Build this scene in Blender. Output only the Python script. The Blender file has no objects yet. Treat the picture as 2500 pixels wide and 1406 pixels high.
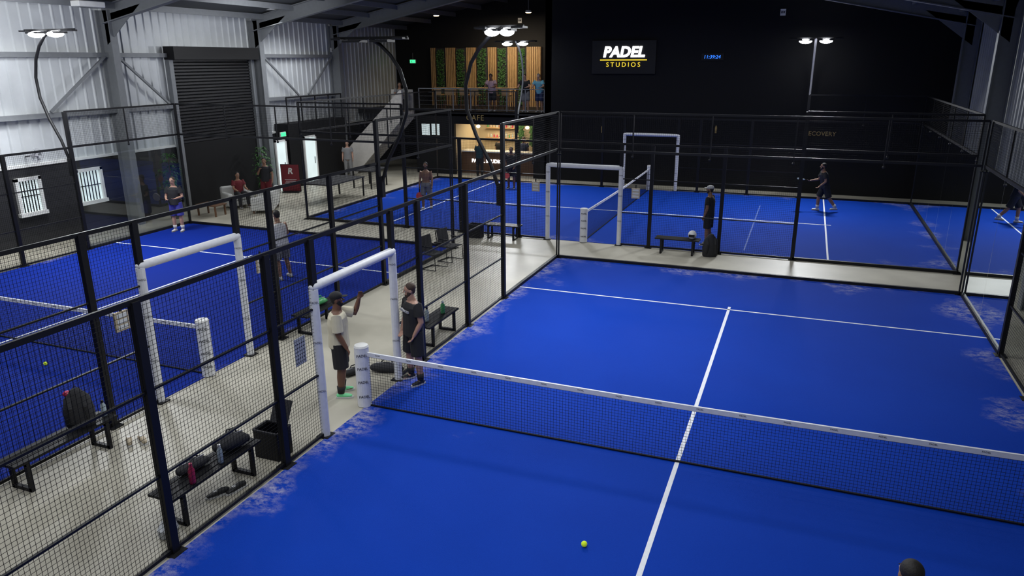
import bpy,math,random
from mathutils import Vector as V, Matrix as MX
random.seed(7)
D=bpy.data; SC=bpy.context.scene; COL=SC.collection
SC.view_settings.view_transform='Standard'
pi=math.pi; R=math.radians
# ---------------------------------------------------------------- camera (solved from the court markings)
CP=V((6.1737,-9.2193,5.3189)); YA,PT,RO,FP=.3735,.2994,-.0048,1798.97
f_=V((-math.sin(YA)*math.cos(PT),math.cos(YA)*math.cos(PT),-math.sin(PT)))
r_=V((math.cos(YA),math.sin(YA),0)); u_=r_.cross(f_)
CR=r_*math.cos(RO)+u_*math.sin(RO); CU=-r_*math.sin(RO)+u_*math.cos(RO)
cam=D.objects.new('camera',D.cameras.new('camera')); COL.objects.link(cam); SC.camera=cam
cam.matrix_world=MX(((CR.x,CU.x,-f_.x,CP.x),(CR.y,CU.y,-f_.y,CP.y),(CR.z,CU.z,-f_.z,CP.z),(0,0,0,1)))
cam.data.sensor_width=36; cam.data.lens=FP/2500*36; cam.data.clip_end=200
def U(px,py,ax,val):
    d=f_*FP+CR*(px-1250)-CU*(py-703); t=(val-CP[ax])/d[ax]; return CP+d*t
def G(px,py,z=0): return U(px,py,2,z)
# ---------------------------------------------------------------- materials
def mat(name,c,rough=.6,metal=0,var=.12,scale=8,bump=0,em=0,emc=None,spec=.5):
    m=D.materials.new(name); m.use_nodes=True; nt=m.node_tree; N=nt.nodes; L=nt.links; b=N['Principled BSDF']
    tc=N.new('ShaderNodeTexCoord'); no=N.new('ShaderNodeTexNoise'); no.inputs['Scale'].default_value=scale; no.inputs['Detail'].default_value=4
    L.new(tc.outputs['Object'],no.inputs['Vector'])
    mx=N.new('ShaderNodeMix'); mx.data_type='RGBA'
    mx.inputs[6].default_value=(c[0]*(1-var),c[1]*(1-var),c[2]*(1-var),1); mx.inputs[7].default_value=(min(1,c[0]*(1+var)),min(1,c[1]*(1+var)),min(1,c[2]*(1+var)),1)
    L.new(no.outputs['Fac'],mx.inputs[0]); L.new(mx.outputs[2],b.inputs['Base Color'])
    b.inputs['Roughness'].default_value=rough; b.inputs['Metallic'].default_value=metal; b.inputs['Specular IOR Level'].default_value=spec
    if bump:
        bp=N.new('ShaderNodeBump'); bp.inputs['Strength'].default_value=bump; bp.inputs['Distance'].default_value=.01; L.new(no.outputs['Fac'],bp.inputs['Height']); L.new(bp.outputs[0],b.inputs['Normal'])
    if em:
        e=emc or c; b.inputs['Emission Color'].default_value=(e[0],e[1],e[2],1); b.inputs['Emission Strength'].default_value=em
    return m
def math_(nt,op,a,b=None,c=None,clamp=False):
    n=nt.nodes.new('ShaderNodeMath'); n.operation=op; n.use_clamp=clamp
    for i,v in enumerate((a,b,c)):
        if v is None: continue
        if isinstance(v,(int,float)): n.inputs[i].default_value=v
        else: nt.links.new(v,n.inputs[i])
    return n.outputs[0]
def turf(name,x0,x1,y0,y1,off,col):
    m=D.materials.new(name); m.use_nodes=True; nt=m.node_tree; N=nt.nodes; L=nt.links; b=N['Principled BSDF']
    g=N.new('ShaderNodeNewGeometry'); s=N.new('ShaderNodeSeparateXYZ'); L.new(g.outputs['Position'],s.inputs[0]); X,Y=s.outputs[0],s.outputs[1]
    d=math_(nt,'MINIMUM',math_(nt,'MINIMUM',math_(nt,'SUBTRACT',X,x0),math_(nt,'SUBTRACT',x1,X)),math_(nt,'MINIMUM',math_(nt,'SUBTRACT',Y,y0),math_(nt,'SUBTRACT',y1,Y)))
    def noise(sc,det,vec=None,ro=.5):
        n=N.new('ShaderNodeTexNoise'); n.inputs['Scale'].default_value=sc; n.inputs['Detail'].default_value=det; n.inputs['Roughness'].default_value=ro; L.new(vec or g.outputs['Position'],n.inputs['Vector']); return n.outputs['Fac']
    mp=N.new('ShaderNodeMapping'); L.new(g.outputs['Position'],mp.inputs[0]); mp.inputs['Rotation'].default_value=(0,0,.9); mp.inputs['Scale'].default_value=(1,1.5,1)
    n1=noise(.75,3); n2=noise(4.6,14,mp.outputs[0],.8); n3=noise(60,2)
    edge=math_(nt,'SUBTRACT',1,math_(nt,'DIVIDE',d,1.25),clamp=True)
    left=math_(nt,'MULTIPLY',math_(nt,'SUBTRACT',1,math_(nt,'MULTIPLY',math_(nt,'SUBTRACT',X,x0),2.2),clamp=True),.1)
    patch=math_(nt,'MULTIPLY',math_(nt,'SUBTRACT',math_(nt,'ADD',left,math_(nt,'ADD',math_(nt,'MULTIPLY',edge,.33),n1)),.72+off),4,clamp=True)
    speck=math_(nt,'ADD',math_(nt,'MULTIPLY',math_(nt,'SUBTRACT',n2,.5),5.5),.3,clamp=True)
    k=math_(nt,'MULTIPLY',math_(nt,'MULTIPLY',patch,speck),math_(nt,'ADD',math_(nt,'MULTIPLY',n3,.9),.3),clamp=True)
    c=N.new('ShaderNodeMix'); c.data_type='RGBA'; c.inputs[6].default_value=(col[0]*.8,col[1]*.78,col[2]*.84,1); c.inputs[7].default_value=(col[0]*1.2,col[1]*1.25,col[2]*1.16,1)
    L.new(math_(nt,'ADD',math_(nt,'MULTIPLY',n1,.5),math_(nt,'MULTIPLY',n3,.5)),c.inputs[0])
    c2=N.new('ShaderNodeMix'); c2.data_type='RGBA'; L.new(k,c2.inputs[0]); L.new(c.outputs[2],c2.inputs[6]); c2.inputs[7].default_value=(.5,.47,.48,1)
    L.new(c2.outputs[2],b.inputs['Base Color']); b.inputs['Roughness'].default_value=.85; b.inputs['Specular IOR Level'].default_value=.1
    bp=N.new('ShaderNodeBump'); bp.inputs['Strength'].default_value=.25; bp.inputs['Distance'].default_value=.01; L.new(noise(180,1),bp.inputs['Height']); L.new(bp.outputs[0],b.inputs['Normal'])
    return m
def glassmat():
    m=D.materials.new('clear glass'); m.use_nodes=True; nt=m.node_tree; N=nt.nodes; L=nt.links; N.clear()
    o=N.new('ShaderNodeOutputMaterial'); t=N.new('ShaderNodeBsdfTransparent'); t.inputs[0].default_value=(.86,.9,.9,1)
    g=N.new('ShaderNodeBsdfGlossy'); g.inputs['Roughness'].default_value=.004; g.inputs[0].default_value=(.95,1,1,1)
    f=N.new('ShaderNodeFresnel'); f.inputs[0].default_value=1.45; k=math_(nt,'MULTIPLY',f.outputs[0],1.5,clamp=True)
    x=N.new('ShaderNodeMixShader'); L.new(k,x.inputs[0]); L.new(t.outputs[0],x.inputs[1]); L.new(g.outputs[0],x.inputs[2]); L.new(x.outputs[0],o.inputs[0]); return m
def concrete():
    m=mat('polished concrete',(.42,.41,.36),.45,var=.0); nt=m.node_tree; N=nt.nodes; L=nt.links; b=N['Principled BSDF']
    g=N.new('ShaderNodeNewGeometry'); a=N.new('ShaderNodeTexNoise'); a.inputs['Scale'].default_value=.5; a.inputs['Detail'].default_value=9; L.new(g.outputs['Position'],a.inputs['Vector'])
    r=N.new('ShaderNodeValToRGB'); r.color_ramp.elements[0].position=.3; r.color_ramp.elements[0].color=(.31,.29,.23,1); r.color_ramp.elements[1].position=.7; r.color_ramp.elements[1].color=(.52,.49,.4,1)
    L.new(a.outputs['Fac'],r.inputs[0]); L.new(r.outputs[0],b.inputs['Base Color']); return m
def brickmat():
    m=D.materials.new('black painted brick'); m.use_nodes=True; nt=m.node_tree; b=nt.nodes['Principled BSDF']; tc=nt.nodes.new('ShaderNodeTexCoord'); mp=nt.nodes.new('ShaderNodeMapping'); mp.inputs['Rotation'].default_value=(pi/2,0,pi/2)
    k=nt.nodes.new('ShaderNodeTexBrick'); k.inputs['Scale'].default_value=2.2; k.inputs[1].default_value=(.012,.012,.014,1); k.inputs[2].default_value=(.018,.018,.02,1); k.inputs[3].default_value=(.005,.005,.006,1)
    nt.links.new(tc.outputs['Object'],mp.inputs[0]); nt.links.new(mp.outputs[0],k.inputs[0]); nt.links.new(k.outputs[0],b.inputs['Base Color']); b.inputs['Roughness'].default_value=.6; return m
K=dict(
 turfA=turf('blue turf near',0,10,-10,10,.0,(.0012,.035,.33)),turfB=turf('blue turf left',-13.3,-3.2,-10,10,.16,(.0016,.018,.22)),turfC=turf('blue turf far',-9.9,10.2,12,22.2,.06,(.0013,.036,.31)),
 glass=glassmat(),conc=concrete(),brick=brickmat(),
 line=mat('white line',(.72,.74,.78),.8,scale=40),thin=mat('faint line',(.06,.12,.4),.8),
 black=mat('black powder coat',(.006,.006,.007),.5,spec=.3),wire=mat('black wire',(.004,.004,.005),.7,spec=.15),netm=mat('black netting',(.005,.006,.012),.8,spec=.2),
 pad=mat('white padding',(.72,.73,.76),.5,bump=.2,scale=14),letter=mat('dark print',(.05,.05,.06),.6),lgrey=mat('grey print',(.3,.3,.33),.6),
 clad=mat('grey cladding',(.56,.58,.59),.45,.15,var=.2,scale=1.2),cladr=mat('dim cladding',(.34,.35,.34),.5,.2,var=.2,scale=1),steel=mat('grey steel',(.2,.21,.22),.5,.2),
 roof=mat('dark roof',(.06,.065,.07),.7),wallb=mat('matte black wall',(.004,.004,.0048),.75,scale=1.5,spec=.3),shut=mat('dark shutter',(.018,.018,.02),.45,.3),
 white=mat('white paint',(.7,.7,.68),.5),cream=mat('cream plaster',(.6,.57,.52),.7),lamp=mat('lit lamp',(1,1,1),em=30,emc=(.93,.96,1)),off=mat('lamp housing',(.02,.02,.022),.4,.4),
 warm=mat('warm lamp',(1,.8,.5),em=9,emc=(1,.75,.4)),day=mat('daylight pane',(.6,.7,.7),.3,em=.8,emc=(.62,.72,.72),var=.4,scale=3),
 wood=mat('tan slats',(.4,.25,.11),.55,scale=5,var=.25),woodd=mat('brown timber',(.12,.06,.03),.5),green=mat('leaf green',(.03,.1,.02),.7,var=.7,scale=20),
 txt=mat('lit white lettering',(1,1,1),em=3.5,emc=(1,1,1)),ytxt=mat('yellow lettering',(.6,.45,.03),em=1.1,emc=(.9,.66,.04)),btxt=mat('blue digits',(.02,.1,.7),em=1.6,emc=(.03,.2,1)),gold=mat('dull gold lettering',(.28,.2,.08),.5,.2,em=.05,emc=(.6,.45,.15)),
 exitg=mat('green sign',(.05,.5,.2),em=1.5,emc=(.05,.8,.3)),red=mat('maroon',(.16,.012,.02),.6),ball=mat('yellow green felt',(.55,.75,.02),.8,em=.25,emc=(.6,.8,.02)),
 skin1=mat('brown skin',(.16,.075,.045),.55),skin2=mat('light skin',(.42,.24,.17),.55),skin3=mat('tan skin',(.28,.15,.09),.55),
 hair=mat('dark hair',(.01,.008,.007),.7,var=.5,scale=60,bump=.4),hairb=mat('brown hair',(.045,.025,.015),.7,var=.5,scale=60,bump=.4),eye=mat('eye white',(.6,.6,.58),.3),lip=mat('lip',(.2,.07,.06),.5),
 cl_cream=mat('cream cotton',(.66,.61,.46),.85,bump=.3,scale=9),cl_black=mat('black cotton',(.012,.012,.014),.8,bump=.3,scale=9),cl_blue=mat('violet blue cotton',(.05,.05,.3),.8),cl_white=mat('white cotton',(.5,.5,.5),.85),
 cl_sky=mat('sky blue cotton',(.15,.4,.52),.85),cl_pink=mat('pale pink cotton',(.5,.33,.36),.85),cl_navy=mat('navy cotton',(.02,.035,.1),.8),cl_grey=mat('grey cotton',(.2,.2,.2),.85),cl_red=mat('dark red cotton',(.12,.01,.015),.85),cl_teal=mat('dark teal cotton',(.01,.04,.05),.8),
 mint=mat('mint shoe',(.2,.75,.35),.5),shoew=mat('white shoe',(.6,.6,.6),.5),shoeb=mat('black shoe',(.015,.015,.015),.5),coral=mat('coral racket',(.8,.1,.08),.4),
 plred=mat('dark pink plastic',(.4,.02,.07),.3),clear=mat('pale plastic',(.35,.42,.45),.15,var=.3),grn=mat('green plastic',(.06,.3,.1),.35),beige=mat('beige board',(.5,.42,.3),.6),sofa=mat('grey white upholstery',(.5,.5,.47),.8),tgrey=mat('charcoal fabric',(.025,.025,.028),.85,bump=.4,scale=30),paper=mat('white paper',(.6,.62,.65),.7))
# ---------------------------------------------------------------- mesh builder
class MB:
    def __init__(s): s.v=[]; s.f=[]
    def add(s,vs,fs):
        o=len(s.v); s.v+= [tuple(p) for p in vs]; s.f+=[tuple(i+o for i in f) for f in fs]; return s
    def box(s,c,d,m=None):
        x,y,z=d[0]/2,d[1]/2,d[2]/2; c=V(c); vs=[V((a*x,b*y,e*z)) for e in(-1,1) for b in(-1,1) for a in(-1,1)]
        if m is not None: vs=[m@q for q in vs]
        return s.add([q+c for q in vs],[(0,2,3,1),(4,5,7,6),(0,1,5,4),(2,6,7,3),(0,4,6,2),(1,3,7,5)])
    def bb(s,x0,x1,y0,y1,z0,z1): return s.box(((x0+x1)/2,(y0+y1)/2,(z0+z1)/2),(x1-x0,y1-y0,z1-z0))
    def beam(s,a,b,w,h=None,up=(0,0,1)):
        a=V(a);b=V(b);h=h or w;d=(b-a).normalized();sd=d.cross(V(up))
        if sd.length<.01: sd=V((1,0,0))
        sd.normalize();u=sd.cross(d);vs=[p+sd*i*w/2+u*j*h/2 for p in(a,b) for i,j in((-1,-1),(1,-1),(1,1),(-1,1))]
        return s.add(vs,[(3,2,1,0),(4,5,6,7),(0,1,5,4),(1,2,6,5),(2,3,7,6),(3,0,4,7)])
    def loft(s,pts,rad,side=None,n=12,rnd=(1,1)):
        pts=[V(p) for p in pts]; rad=[r if isinstance(r,(tuple,list)) else(r,r) for r in rad]
        t0=(pts[1]-pts[0]).normalized();t1=(pts[-1]-pts[-2]).normalized()
        P=list(pts);Rr=list(rad);T=[]
        for i in range(len(P)):
            a=P[max(0,i-1)];b=P[min(len(P)-1,i+1)];T.append((b-a).normalized())
        if rnd[0]:
            k=min(rad[0]);P=[P[0]-t0*k*.9,P[0]-t0*k*.6]+P;Rr=[(rad[0][0]*.35,rad[0][1]*.35),(rad[0][0]*.78,rad[0][1]*.78)]+Rr;T=[t0,t0]+T
        if rnd[1]:
            k=min(rad[-1]);P=P+[P[-1]+t1*k*.6,P[-1]+t1*k*.9];Rr=Rr+[(rad[-1][0]*.78,rad[-1][1]*.78),(rad[-1][0]*.35,rad[-1][1]*.35)];T=T+[t1,t1]
        sd=V(side) if side is not None else (V((1,0,0)) if abs(T[0].x)<.8 else V((0,1,0)))
        vs=[]
        for p,r,t in zip(P,Rr,T):
            a=(sd-t*sd.dot(t)); a=a.normalized() if a.length>1e-4 else V((0,1,0)); b=t.cross(a)
            if side is None: sd=a
            for k in range(n):
                g=2*pi*k/n; vs.append(p+a*math.cos(g)*r[0]+b*math.sin(g)*r[1])
        fs=[]
        for i in range(len(P)-1):
            for k in range(n): fs.append((i*n+k,i*n+(k+1)%n,(i+1)*n+(k+1)%n,(i+1)*n+k))
        fs.append(tuple(range(n-1,-1,-1)));fs.append(tuple(range((len(P)-1)*n,len(P)*n)))
        return s.add(vs,fs)
    def ell(s,c,r,m=None,n=12,k=8):
        vs=[];c=V(c)
        for i in range(k+1):
            a=-pi/2+pi*min(max(i/k,.03),.97)
            for j in range(n):
                g=2*pi*j/n;q=V((r[0]*math.cos(a)*math.cos(g),r[1]*math.cos(a)*math.sin(g),r[2]*math.sin(a)))
                vs.append((m@q if m is not None else q)+c)
        fs=[(i*n+j,i*n+(j+1)%n,(i+1)*n+(j+1)%n,(i+1)*n+j) for i in range(k) for j in range(n)]
        fs+=[tuple(range(n-1,-1,-1)),tuple(range(k*n,k*n+n))]
        return s.add(vs,fs)
    def prism(s,poly,a,h): # polygon points 3D, extruded by vector h
        h=V(h);n=len(poly);p=[V(q) for q in poly]
        return s.add(p+[q+h for q in p],[tuple(range(n-1,-1,-1)),tuple(range(n,2*n))]+[(i,(i+1)%n,n+(i+1)%n,n+i) for i in range(n)])
    def quad(s,a,b,c,d): return s.add([a,b,c,d],[(0,1,2,3)])
    def build(s,name,m,parent=None,world=False,smooth=False,voxel=0,bevel=0):
        me=D.meshes.new(name); off=parent.location if(parent is not None and world) else V((0,0,0))
        me.from_pydata([(a-off.x,b-off.y,c-off.z) for a,b,c in s.v] if off.length else s.v,[],s.f); me.materials.append(K[m] if isinstance(m,str) else m)
        if smooth: me.polygons.foreach_set('use_smooth',[True]*len(me.polygons))
        o=D.objects.new(name,me);COL.objects.link(o)
        if parent is not None:o.parent=parent
        if voxel:
            q=o.modifiers.new('r','REMESH');q.mode='VOXEL';q.voxel_size=voxel;q.use_smooth_shade=True
            q=o.modifiers.new('s','SMOOTH');q.factor=.6;q.iterations=3
        if bevel:
            q=o.modifiers.new('b','BEVEL');q.width=bevel;q.segments=2
        me.update(); return o
def tag(o,label,cat,group=None):
    o['label']=label;o['category']=cat
    if group:o['group']=group
    return o
def E(name,loc,label,cat,group=None,rz=0):
    o=D.objects.new(name,None);COL.objects.link(o);o.location=loc;o.rotation_euler=(0,0,rz);o.empty_display_size=.1;return tag(o,label,cat,group)
def struct(name,mb,m,**k):
    o=mb.build(name,m,**k);o['kind']='structure';return o
TC={}
def text(body,size,loc,rot,m,parent=None,name='lettering',off=0,shear=0,ext=.003,world=True,space=1):
    key=(body,size,off,shear,ext,m,space)
    if key not in TC:
        c=D.curves.new('t','FONT');c.body=body;c.size=size;c.align_x='CENTER';c.align_y='CENTER';c.offset=off;c.shear=shear;c.extrude=ext;c.space_character=space;c.resolution_u=3
        t=D.objects.new('t',c);COL.objects.link(t);bpy.context.view_layer.update()
        me=D.meshes.new_from_object(t.evaluated_get(bpy.context.evaluated_depsgraph_get()));D.objects.remove(t);D.curves.remove(c);me.materials.clear();me.materials.append(K[m]);TC[key]=me
    o=D.objects.new(name,TC[key]);COL.objects.link(o);o.location=V(loc)-(parent.location if parent is not None and world else V((0,0,0)));o.rotation_euler=rot
    if parent is not None:o.parent=parent
    return o
def area(loc,target,size,power,col=(.93,.96,1),spread=150,sy=None):
    l=D.lights.new('light','AREA');l.shape='RECTANGLE';l.size=size;l.size_y=sy or size;l.energy=power;l.color=col;l.spread=R(spread)
    o=D.objects.new('light',l);COL.objects.link(o);o.location=loc;o.rotation_euler=(V(target)-V(loc)).to_track_quat('-Z','Y').to_euler();return o
def wires(mb,o,u,v,w,h,step=.05,r=.0016):
    o=V(o);u=V(u);v=V(v);n=u.cross(v)
    def pr(a,b,s1):
        mb.add([a-s1*r-n*r,a+s1*r-n*r,a+s1*r+n*r,a-s1*r+n*r,b-s1*r-n*r,b+s1*r-n*r,b+s1*r+n*r,b-s1*r+n*r],[(0,1,5,4),(1,2,6,5),(2,3,7,6),(3,0,4,7)])
    k=int(w/step)
    for i in range(1,k): pr(o+u*(w*i/k),o+u*(w*i/k)+v*h,u)
    k=int(h/step)
    for i in range(1,k): pr(o+v*(h*i/k),o+v*(h*i/k)+u*w,v)
# ---------------------------------------------------------------- shell
XL,XR,YM,YB=-15.2,11.5,23.5,28.
struct('floor',MB().bb(XL-.2,XR+.2,-14,YB+.2,-.2,0),'conc')
struct('wall_left',MB().bb(XL-.2,XL,-14,YB,0,2.4),'brick')
def cladding(x,s,y0,y1,z0,z1):
    mb=MB();y=y0;pr=[]
    while y<y1: pr+=[(0,y),(0,y+.24),(.04,y+.27),(.04,y+.31)];y+=.34
    for (d0,a),(d1,b) in zip(pr,pr[1:]): mb.quad((x+s*d0,a,z0),(x+s*d1,b,z0),(x+s*d1,b,z1),(x+s*d0,a,z1))
    return mb
struct('wall_left_cladding',cladding(XL-.06,1,-14,YB,2.4,7.3),'clad')
struct('wall_right',cladding(XR+.06,-1,2,YM,0,7.3),'cladr')
struct('trim_1',MB().bb(XL-.1,XL+.03,-14,YB,2.36,2.44),'white')
RX,RZ=-2.,9.7
struct('ceiling',MB().prism([(XL-.2,-14,7),(RX,-14,RZ),(XR+.3,-14,6.9),(XR+.3,-14,7.0),(RX,-14,RZ+.1),(XL-.2,-14,7.1)],0,(0,YB+14.2,0)),'roof')
mb=MB()
for i in range(9):
    t=(i+.5)/9;mb.beam((XL+(RX-XL)*t,-14,7+(RZ-7)*t-.12),(XL+(RX-XL)*t,YB,7+(RZ-7)*t-.12),.07,.2)
    mb.beam((RX+(XR-RX)*t,-14,RZ-(RZ-6.9)*t-.12),(RX+(XR-RX)*t,YM,RZ-(RZ-6.9)*t-.12),.07,.2)
struct('ceiling_purlins',mb,'steel')
# back walls
struct('wall_back',MB().bb(-5,XR,YM,YM+.3,0,9.8),'wallb')
struct('wall_back_return',MB().bb(-5,-4.7,YM,YB,0,9.8),'wallb')
struct('wall_balcony',MB().bb(XL,-4.8,YB,YB+.2,0,9.8),'wallb')
struct('floor_balcony',MB().bb(-11.7,-5,YM,YB,2.78,3.0).bb(XL,-11.7,23.9,YB,2.78,3.0),'wallb')
mb=MB();mb.bb(-11.7,-5,YM,YM+.18,2.42,3.02);mb.bb(-5.55,-5,YM,YM+.18,0,2.42);mb.bb(-11.7,-9.6,YM,YM+.18,0,2.42)
struct('wall_under_balcony',mb,'wallb')
struct('wall_cafe',MB().bb(-9.7,-5,26.6,26.7,0,2.78).bb(-9.75,-9.65,YM+.2,26.6,0,2.78),mat('cafe wall',(.45,.38,.26),.7,scale=2))
# black lobby block by the entrance
struct('wall_lobby',MB().bb(XL,XL+.7,17.3,21.6,0,2.75),'wallb')
# windows in the brick wall
def window(n,px0,px1,py0,py1):
    a=U(px0,py0,0,XL);b=U(px1,py1,0,XL);y0,y1,z1,z0=a.y,b.y,a.z,b.z
    z1=2.08;z0=.98
    mb=MB();x=XL+.04
    mb.bb(XL,x+.06,y0,y0+.09,z0,z1).bb(XL,x+.06,y1-.09,y1,z0,z1).bb(XL,x+.06,y0,y1,z1-.09,z1).bb(XL,x+.1,y0-.03,y1+.03,z0-.04,z0+.07)
    o=struct('window_%d'%n,mb,'white')
    MB().bb(XL+.005,XL+.02,y0+.09,y1-.09,z0+.07,z1-.09).build('pane','day',o)
    mb=MB()
    for k in range(1,7): yy=y0+.09+(y1-y0-.18)*k/7;mb.bb(XL+.03,XL+.045,yy-.014,yy+.014,z0+.07,z1-.09)
    mb.bb(XL+.03,XL+.045,y0+.09,y1-.09,(z0+z1)/2-.012,(z0+z1)/2+.012);mb.build('bars','black',o)
window(1,30,112,440,525);window(2,178,258,418,495)
# portal frames
for i,(y,nm) in enumerate(((2.4,'nearest steel portal frame with column beside the left brick wall'),(9.3,'grey steel portal frame rising behind the first lit floodlight at far left'),(16.35,'grey steel portal frame just right of the roller shutter'),(21.9,'grey steel portal frame closest to the staircase'))):
    e=E('portal_frame',(XL,y,0),nm,'steel frame','steel portal frames')
    for x,s in((XL,1),(XR,-1)):
        mb=MB();mb.bb(min(x,x+s*.5),max(x,x+s*.5),y-.01,y+.01,0,6.9)
        for q in(0.02,.5): mb.box((x+s*q,y,3.45),(.03,.26,6.9))
        mb.build('column','steel',e,world=True)
    for (x0,z0) in((XL+.2,6.75),(XR-.2,6.65)):
        mb=MB();a=V((x0,y,z0));b=V((RX,y,RZ-.35));mb.beam(a,b,.02,.5)
        for q in(-.25,.25): mb.beam(a+V((0,0,q)),b+V((0,0,q)),.24,.03)
        mb.prism([(x0,y-.01,z0-.9),(x0,y-.01,z0),(x0+(1.6 if x0<0 else -1.6),y-.01,z0+.3)],0,(0,.02,0));mb.build('rafter','steel',e,world=True)
# girts and braces
for z,l in((3.8,'lower'),(5.55,'upper')):
    for ya_,yb_,w_ in((-6,11.7,'left of the roller shutter'),(16.6,21.7,'right of the roller shutter')):
        tag(MB().beam((XL+.1,ya_,z),(XL+.1,yb_,z),.16,.14).build('wall_rail','steel'),'%s long grey steel rail on the cladding %s'%(l,w_),'steel rail','wall rails on the cladding')
for y0,y1,z0,z1,w in((6.9,9.1,3.9,5.5,'in the bay left of the first column'),(9.6,11.5,5.5,3.9,'between first column and roller shutter'),(16.8,18.9,5.5,3.9,'falling away right of the roller shutter'),(19.6,21.6,3.9,5.5,'rising to the column by the staircase')):
    tag(MB().beam((XL+.2,y0,z0),(XL+.2,y1,z1),.07).build('diagonal_brace','steel'),'thin diagonal steel brace '+w,'brace','diagonal wall braces')
# roller shutter
e=E('roller_shutter',(XL,14,0),'closed dark slatted roller shutter in the left cladding wall','roller shutter')
mb=MB()
for i in range(26): z=2.44+i*.115;mb.prism([(XL+.06,11.9,z),(XL+.11,11.9,z+.02),(XL+.11,11.9,z+.085),(XL+.06,11.9,z+.11)],0,(0,4.1,0))
mb.build('slats','shut',e,world=True);MB().bb(XL+.02,XL+.5,11.7,16.15,5.4,5.85).build('roll_box','black',e,world=True)
for y in(11.8,16.05): MB().bb(XL+.02,XL+.22,y-.09,y+.09,0,5.5).build('guide_rail','steel',e,world=True)
struct('wall_below_shutter',MB().bb(XL,XL+.1,11.9,15.95,0,2.44),'wallb')
# ---------------------------------------------------------------- courts
def court(name,label,x0,x1,y0,y1,m,lines,thin=()):
    q=.045
    o=tag(MB().bb(x0+q,x1-q,y0+q,y1-q,.001,.012).build(name,m),label,'court floor','blue court floors')
    for l in lines: MB().bb(max(l[0],x0+q),min(l[1],x1-q),max(l[2],y0+q),min(l[3],y1-q),.0125,.0145).build('line','line',o)
    for l in thin: MB().bb(l[0],l[1],l[2],l[3],.0125,.0145).build('faint_line','thin',o)
    return o
court('court_surface','bright blue turf of the nearest court with sandy scuffed edges',0,10,-10,10,'turfA',[(0,10,6.925,6.975),(4.97,5.03,-7.1,7.15)])
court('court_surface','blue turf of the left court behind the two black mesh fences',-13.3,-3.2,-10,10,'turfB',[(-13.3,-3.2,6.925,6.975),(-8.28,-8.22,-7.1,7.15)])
court('court_surface','blue turf of the far crosswise court below the black wall',-9.9,10.2,12,22.2,'turfC',[(7.1,7.15,12,22.2),(-6.85,-6.8,12,22.2),(-7,7.3,17.07,17.13)],[(4.85,4.89,12.6,20)])
def pads(e,a,b,h=2.28):
    for p in(a,b):
        o=MB().loft([(p[0],p[1],.02),(p[0],p[1],h)],[.068,.068],n=14,rnd=(0,0)).build('post_padding','pad',e,world=True,smooth=False)
        for z in(.75,1.5,2.1):
            dx,dy=CP.x-p[0],CP.y-p[1];L=math.hypot(dx,dy)
            text('PADEL',.043,(0,0,0),(pi/2,0,math.atan2(dx,-dy)),'letter',o,name='lettering',ext=.001).location=(V((p[0]+dx/L*.071,p[1]+dy/L*.071,z))-e.location)
    MB().loft([(a[0],a[1],h+.03),(b[0],b[1],h+.03)],[.068,.068],n=14).build('crossbar_padding','pad',e,world=True,smooth=True)
def run(name,label,axis,c,segs,group,pane=True):
    """axis 0: runs along X at Y=c; axis 1: runs along Y at X=c. segs: (t0,t1,kind)"""
    P=(lambda t,z:V((t,c,z))) if axis==0 else (lambda t,z:V((c,t,z)))
    u=V((1,0,0)) if axis==0 else V((0,1,0)); zz=V((0,0,1))
    e=E(name,P(segs[0][0],0),label,'fence' if name=='mesh_fence' else 'glass wall',group)
    hs={}
    for t0,t1,k in segs:
        h=4 if k[0]=='g' and k!='gate' else 3
        for t in(t0,t1):hs[t]=max(hs.get(t,0),h)
    for t,h in hs.items():
        w=.1 if any(s[2]!='g' and t in s[:2] for s in segs) else .035
        mb=MB();mb.box(P(t,h/2),(w if axis==0 else min(w,.08),min(w,.08) if axis==0 else w,h));mb.box(P(t,.01),(.2,.2,.02));mb.build('post','black',e,world=True)
    for t0,t1,k in segs:
        L=t1-t0;mb=MB()
        if k=='m':
            mb2=MB();wires(mb2,P(t0,.04),u,zz,L,2.94);mb2.build('mesh_panel','wire',e,world=True)
            for z,w in((3,.06),(2,.025),(1,.025),(.05,.04)): MB().beam(P(t0,z),P(t1,z),.035,w).build('rail','black',e,world=True)
        elif k=='gate':
            mb.beam(P(t0,3),P(t1,3),.04,.06);mb.build('top_rail','black',e,world=True)
            pads(e,P(t0,0),P(t1,0))
        else:
            n=max(1,round(L/2))
            if pane:
              for i in range(n):
                a=t0+L*i/n+.006;b=t0+L*(i+1)/n-.006
                MB().quad(P(a,.06),P(b,.06),P(b,2.97),P(a,2.97)).build('glass_pane','glass',e,world=True)
            mb2=MB();wires(mb2,P(t0,3.04),u,zz,L,.94);mb2.build('mesh_panel','wire',e,world=True)
            mb.beam(P(t0,3.02),P(t1,3.02),.05,.06);mb.beam(P(t0,4),P(t1,4),.04,.05)
            for i in range(n+1):
                q=P(t0+L*i/n,0);mb.beam(q+zz*2.9,q+zz*4,.03);mb.ell(q+zz*2.9,(.035,.035,.035),n=8,k=4)
            mb.build('frame','black',e,world=True);MB().beam(P(t0,.04),P(t1,.04),.08,.08).build('base_rail','black',e,world=True)
    return e
SEG=[(-8,-6,'m'),(-6,-4,'m'),(-4,-2,'m'),(-2,-1.08,'m'),(-1.08,1.08,'gate'),(1.08,2,'m'),(2,4,'m'),(4,6,'m'),(6,10,'g')]
gF='court side fences';gW='glass end walls'
run('mesh_fence','nearest black mesh fence with white padded gate where two men talk',1,0.,SEG,gF,False)
run('mesh_fence','right side enclosure of the nearest court at the right picture edge',1,10.,[(2,4,'m'),(4,6,'m'),(6,10,'g')],gF)
run('glass_wall','glass back wall of the nearest court topped with black mesh',0,10.,[(.06,9.94,'g')],gW,False)
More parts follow.
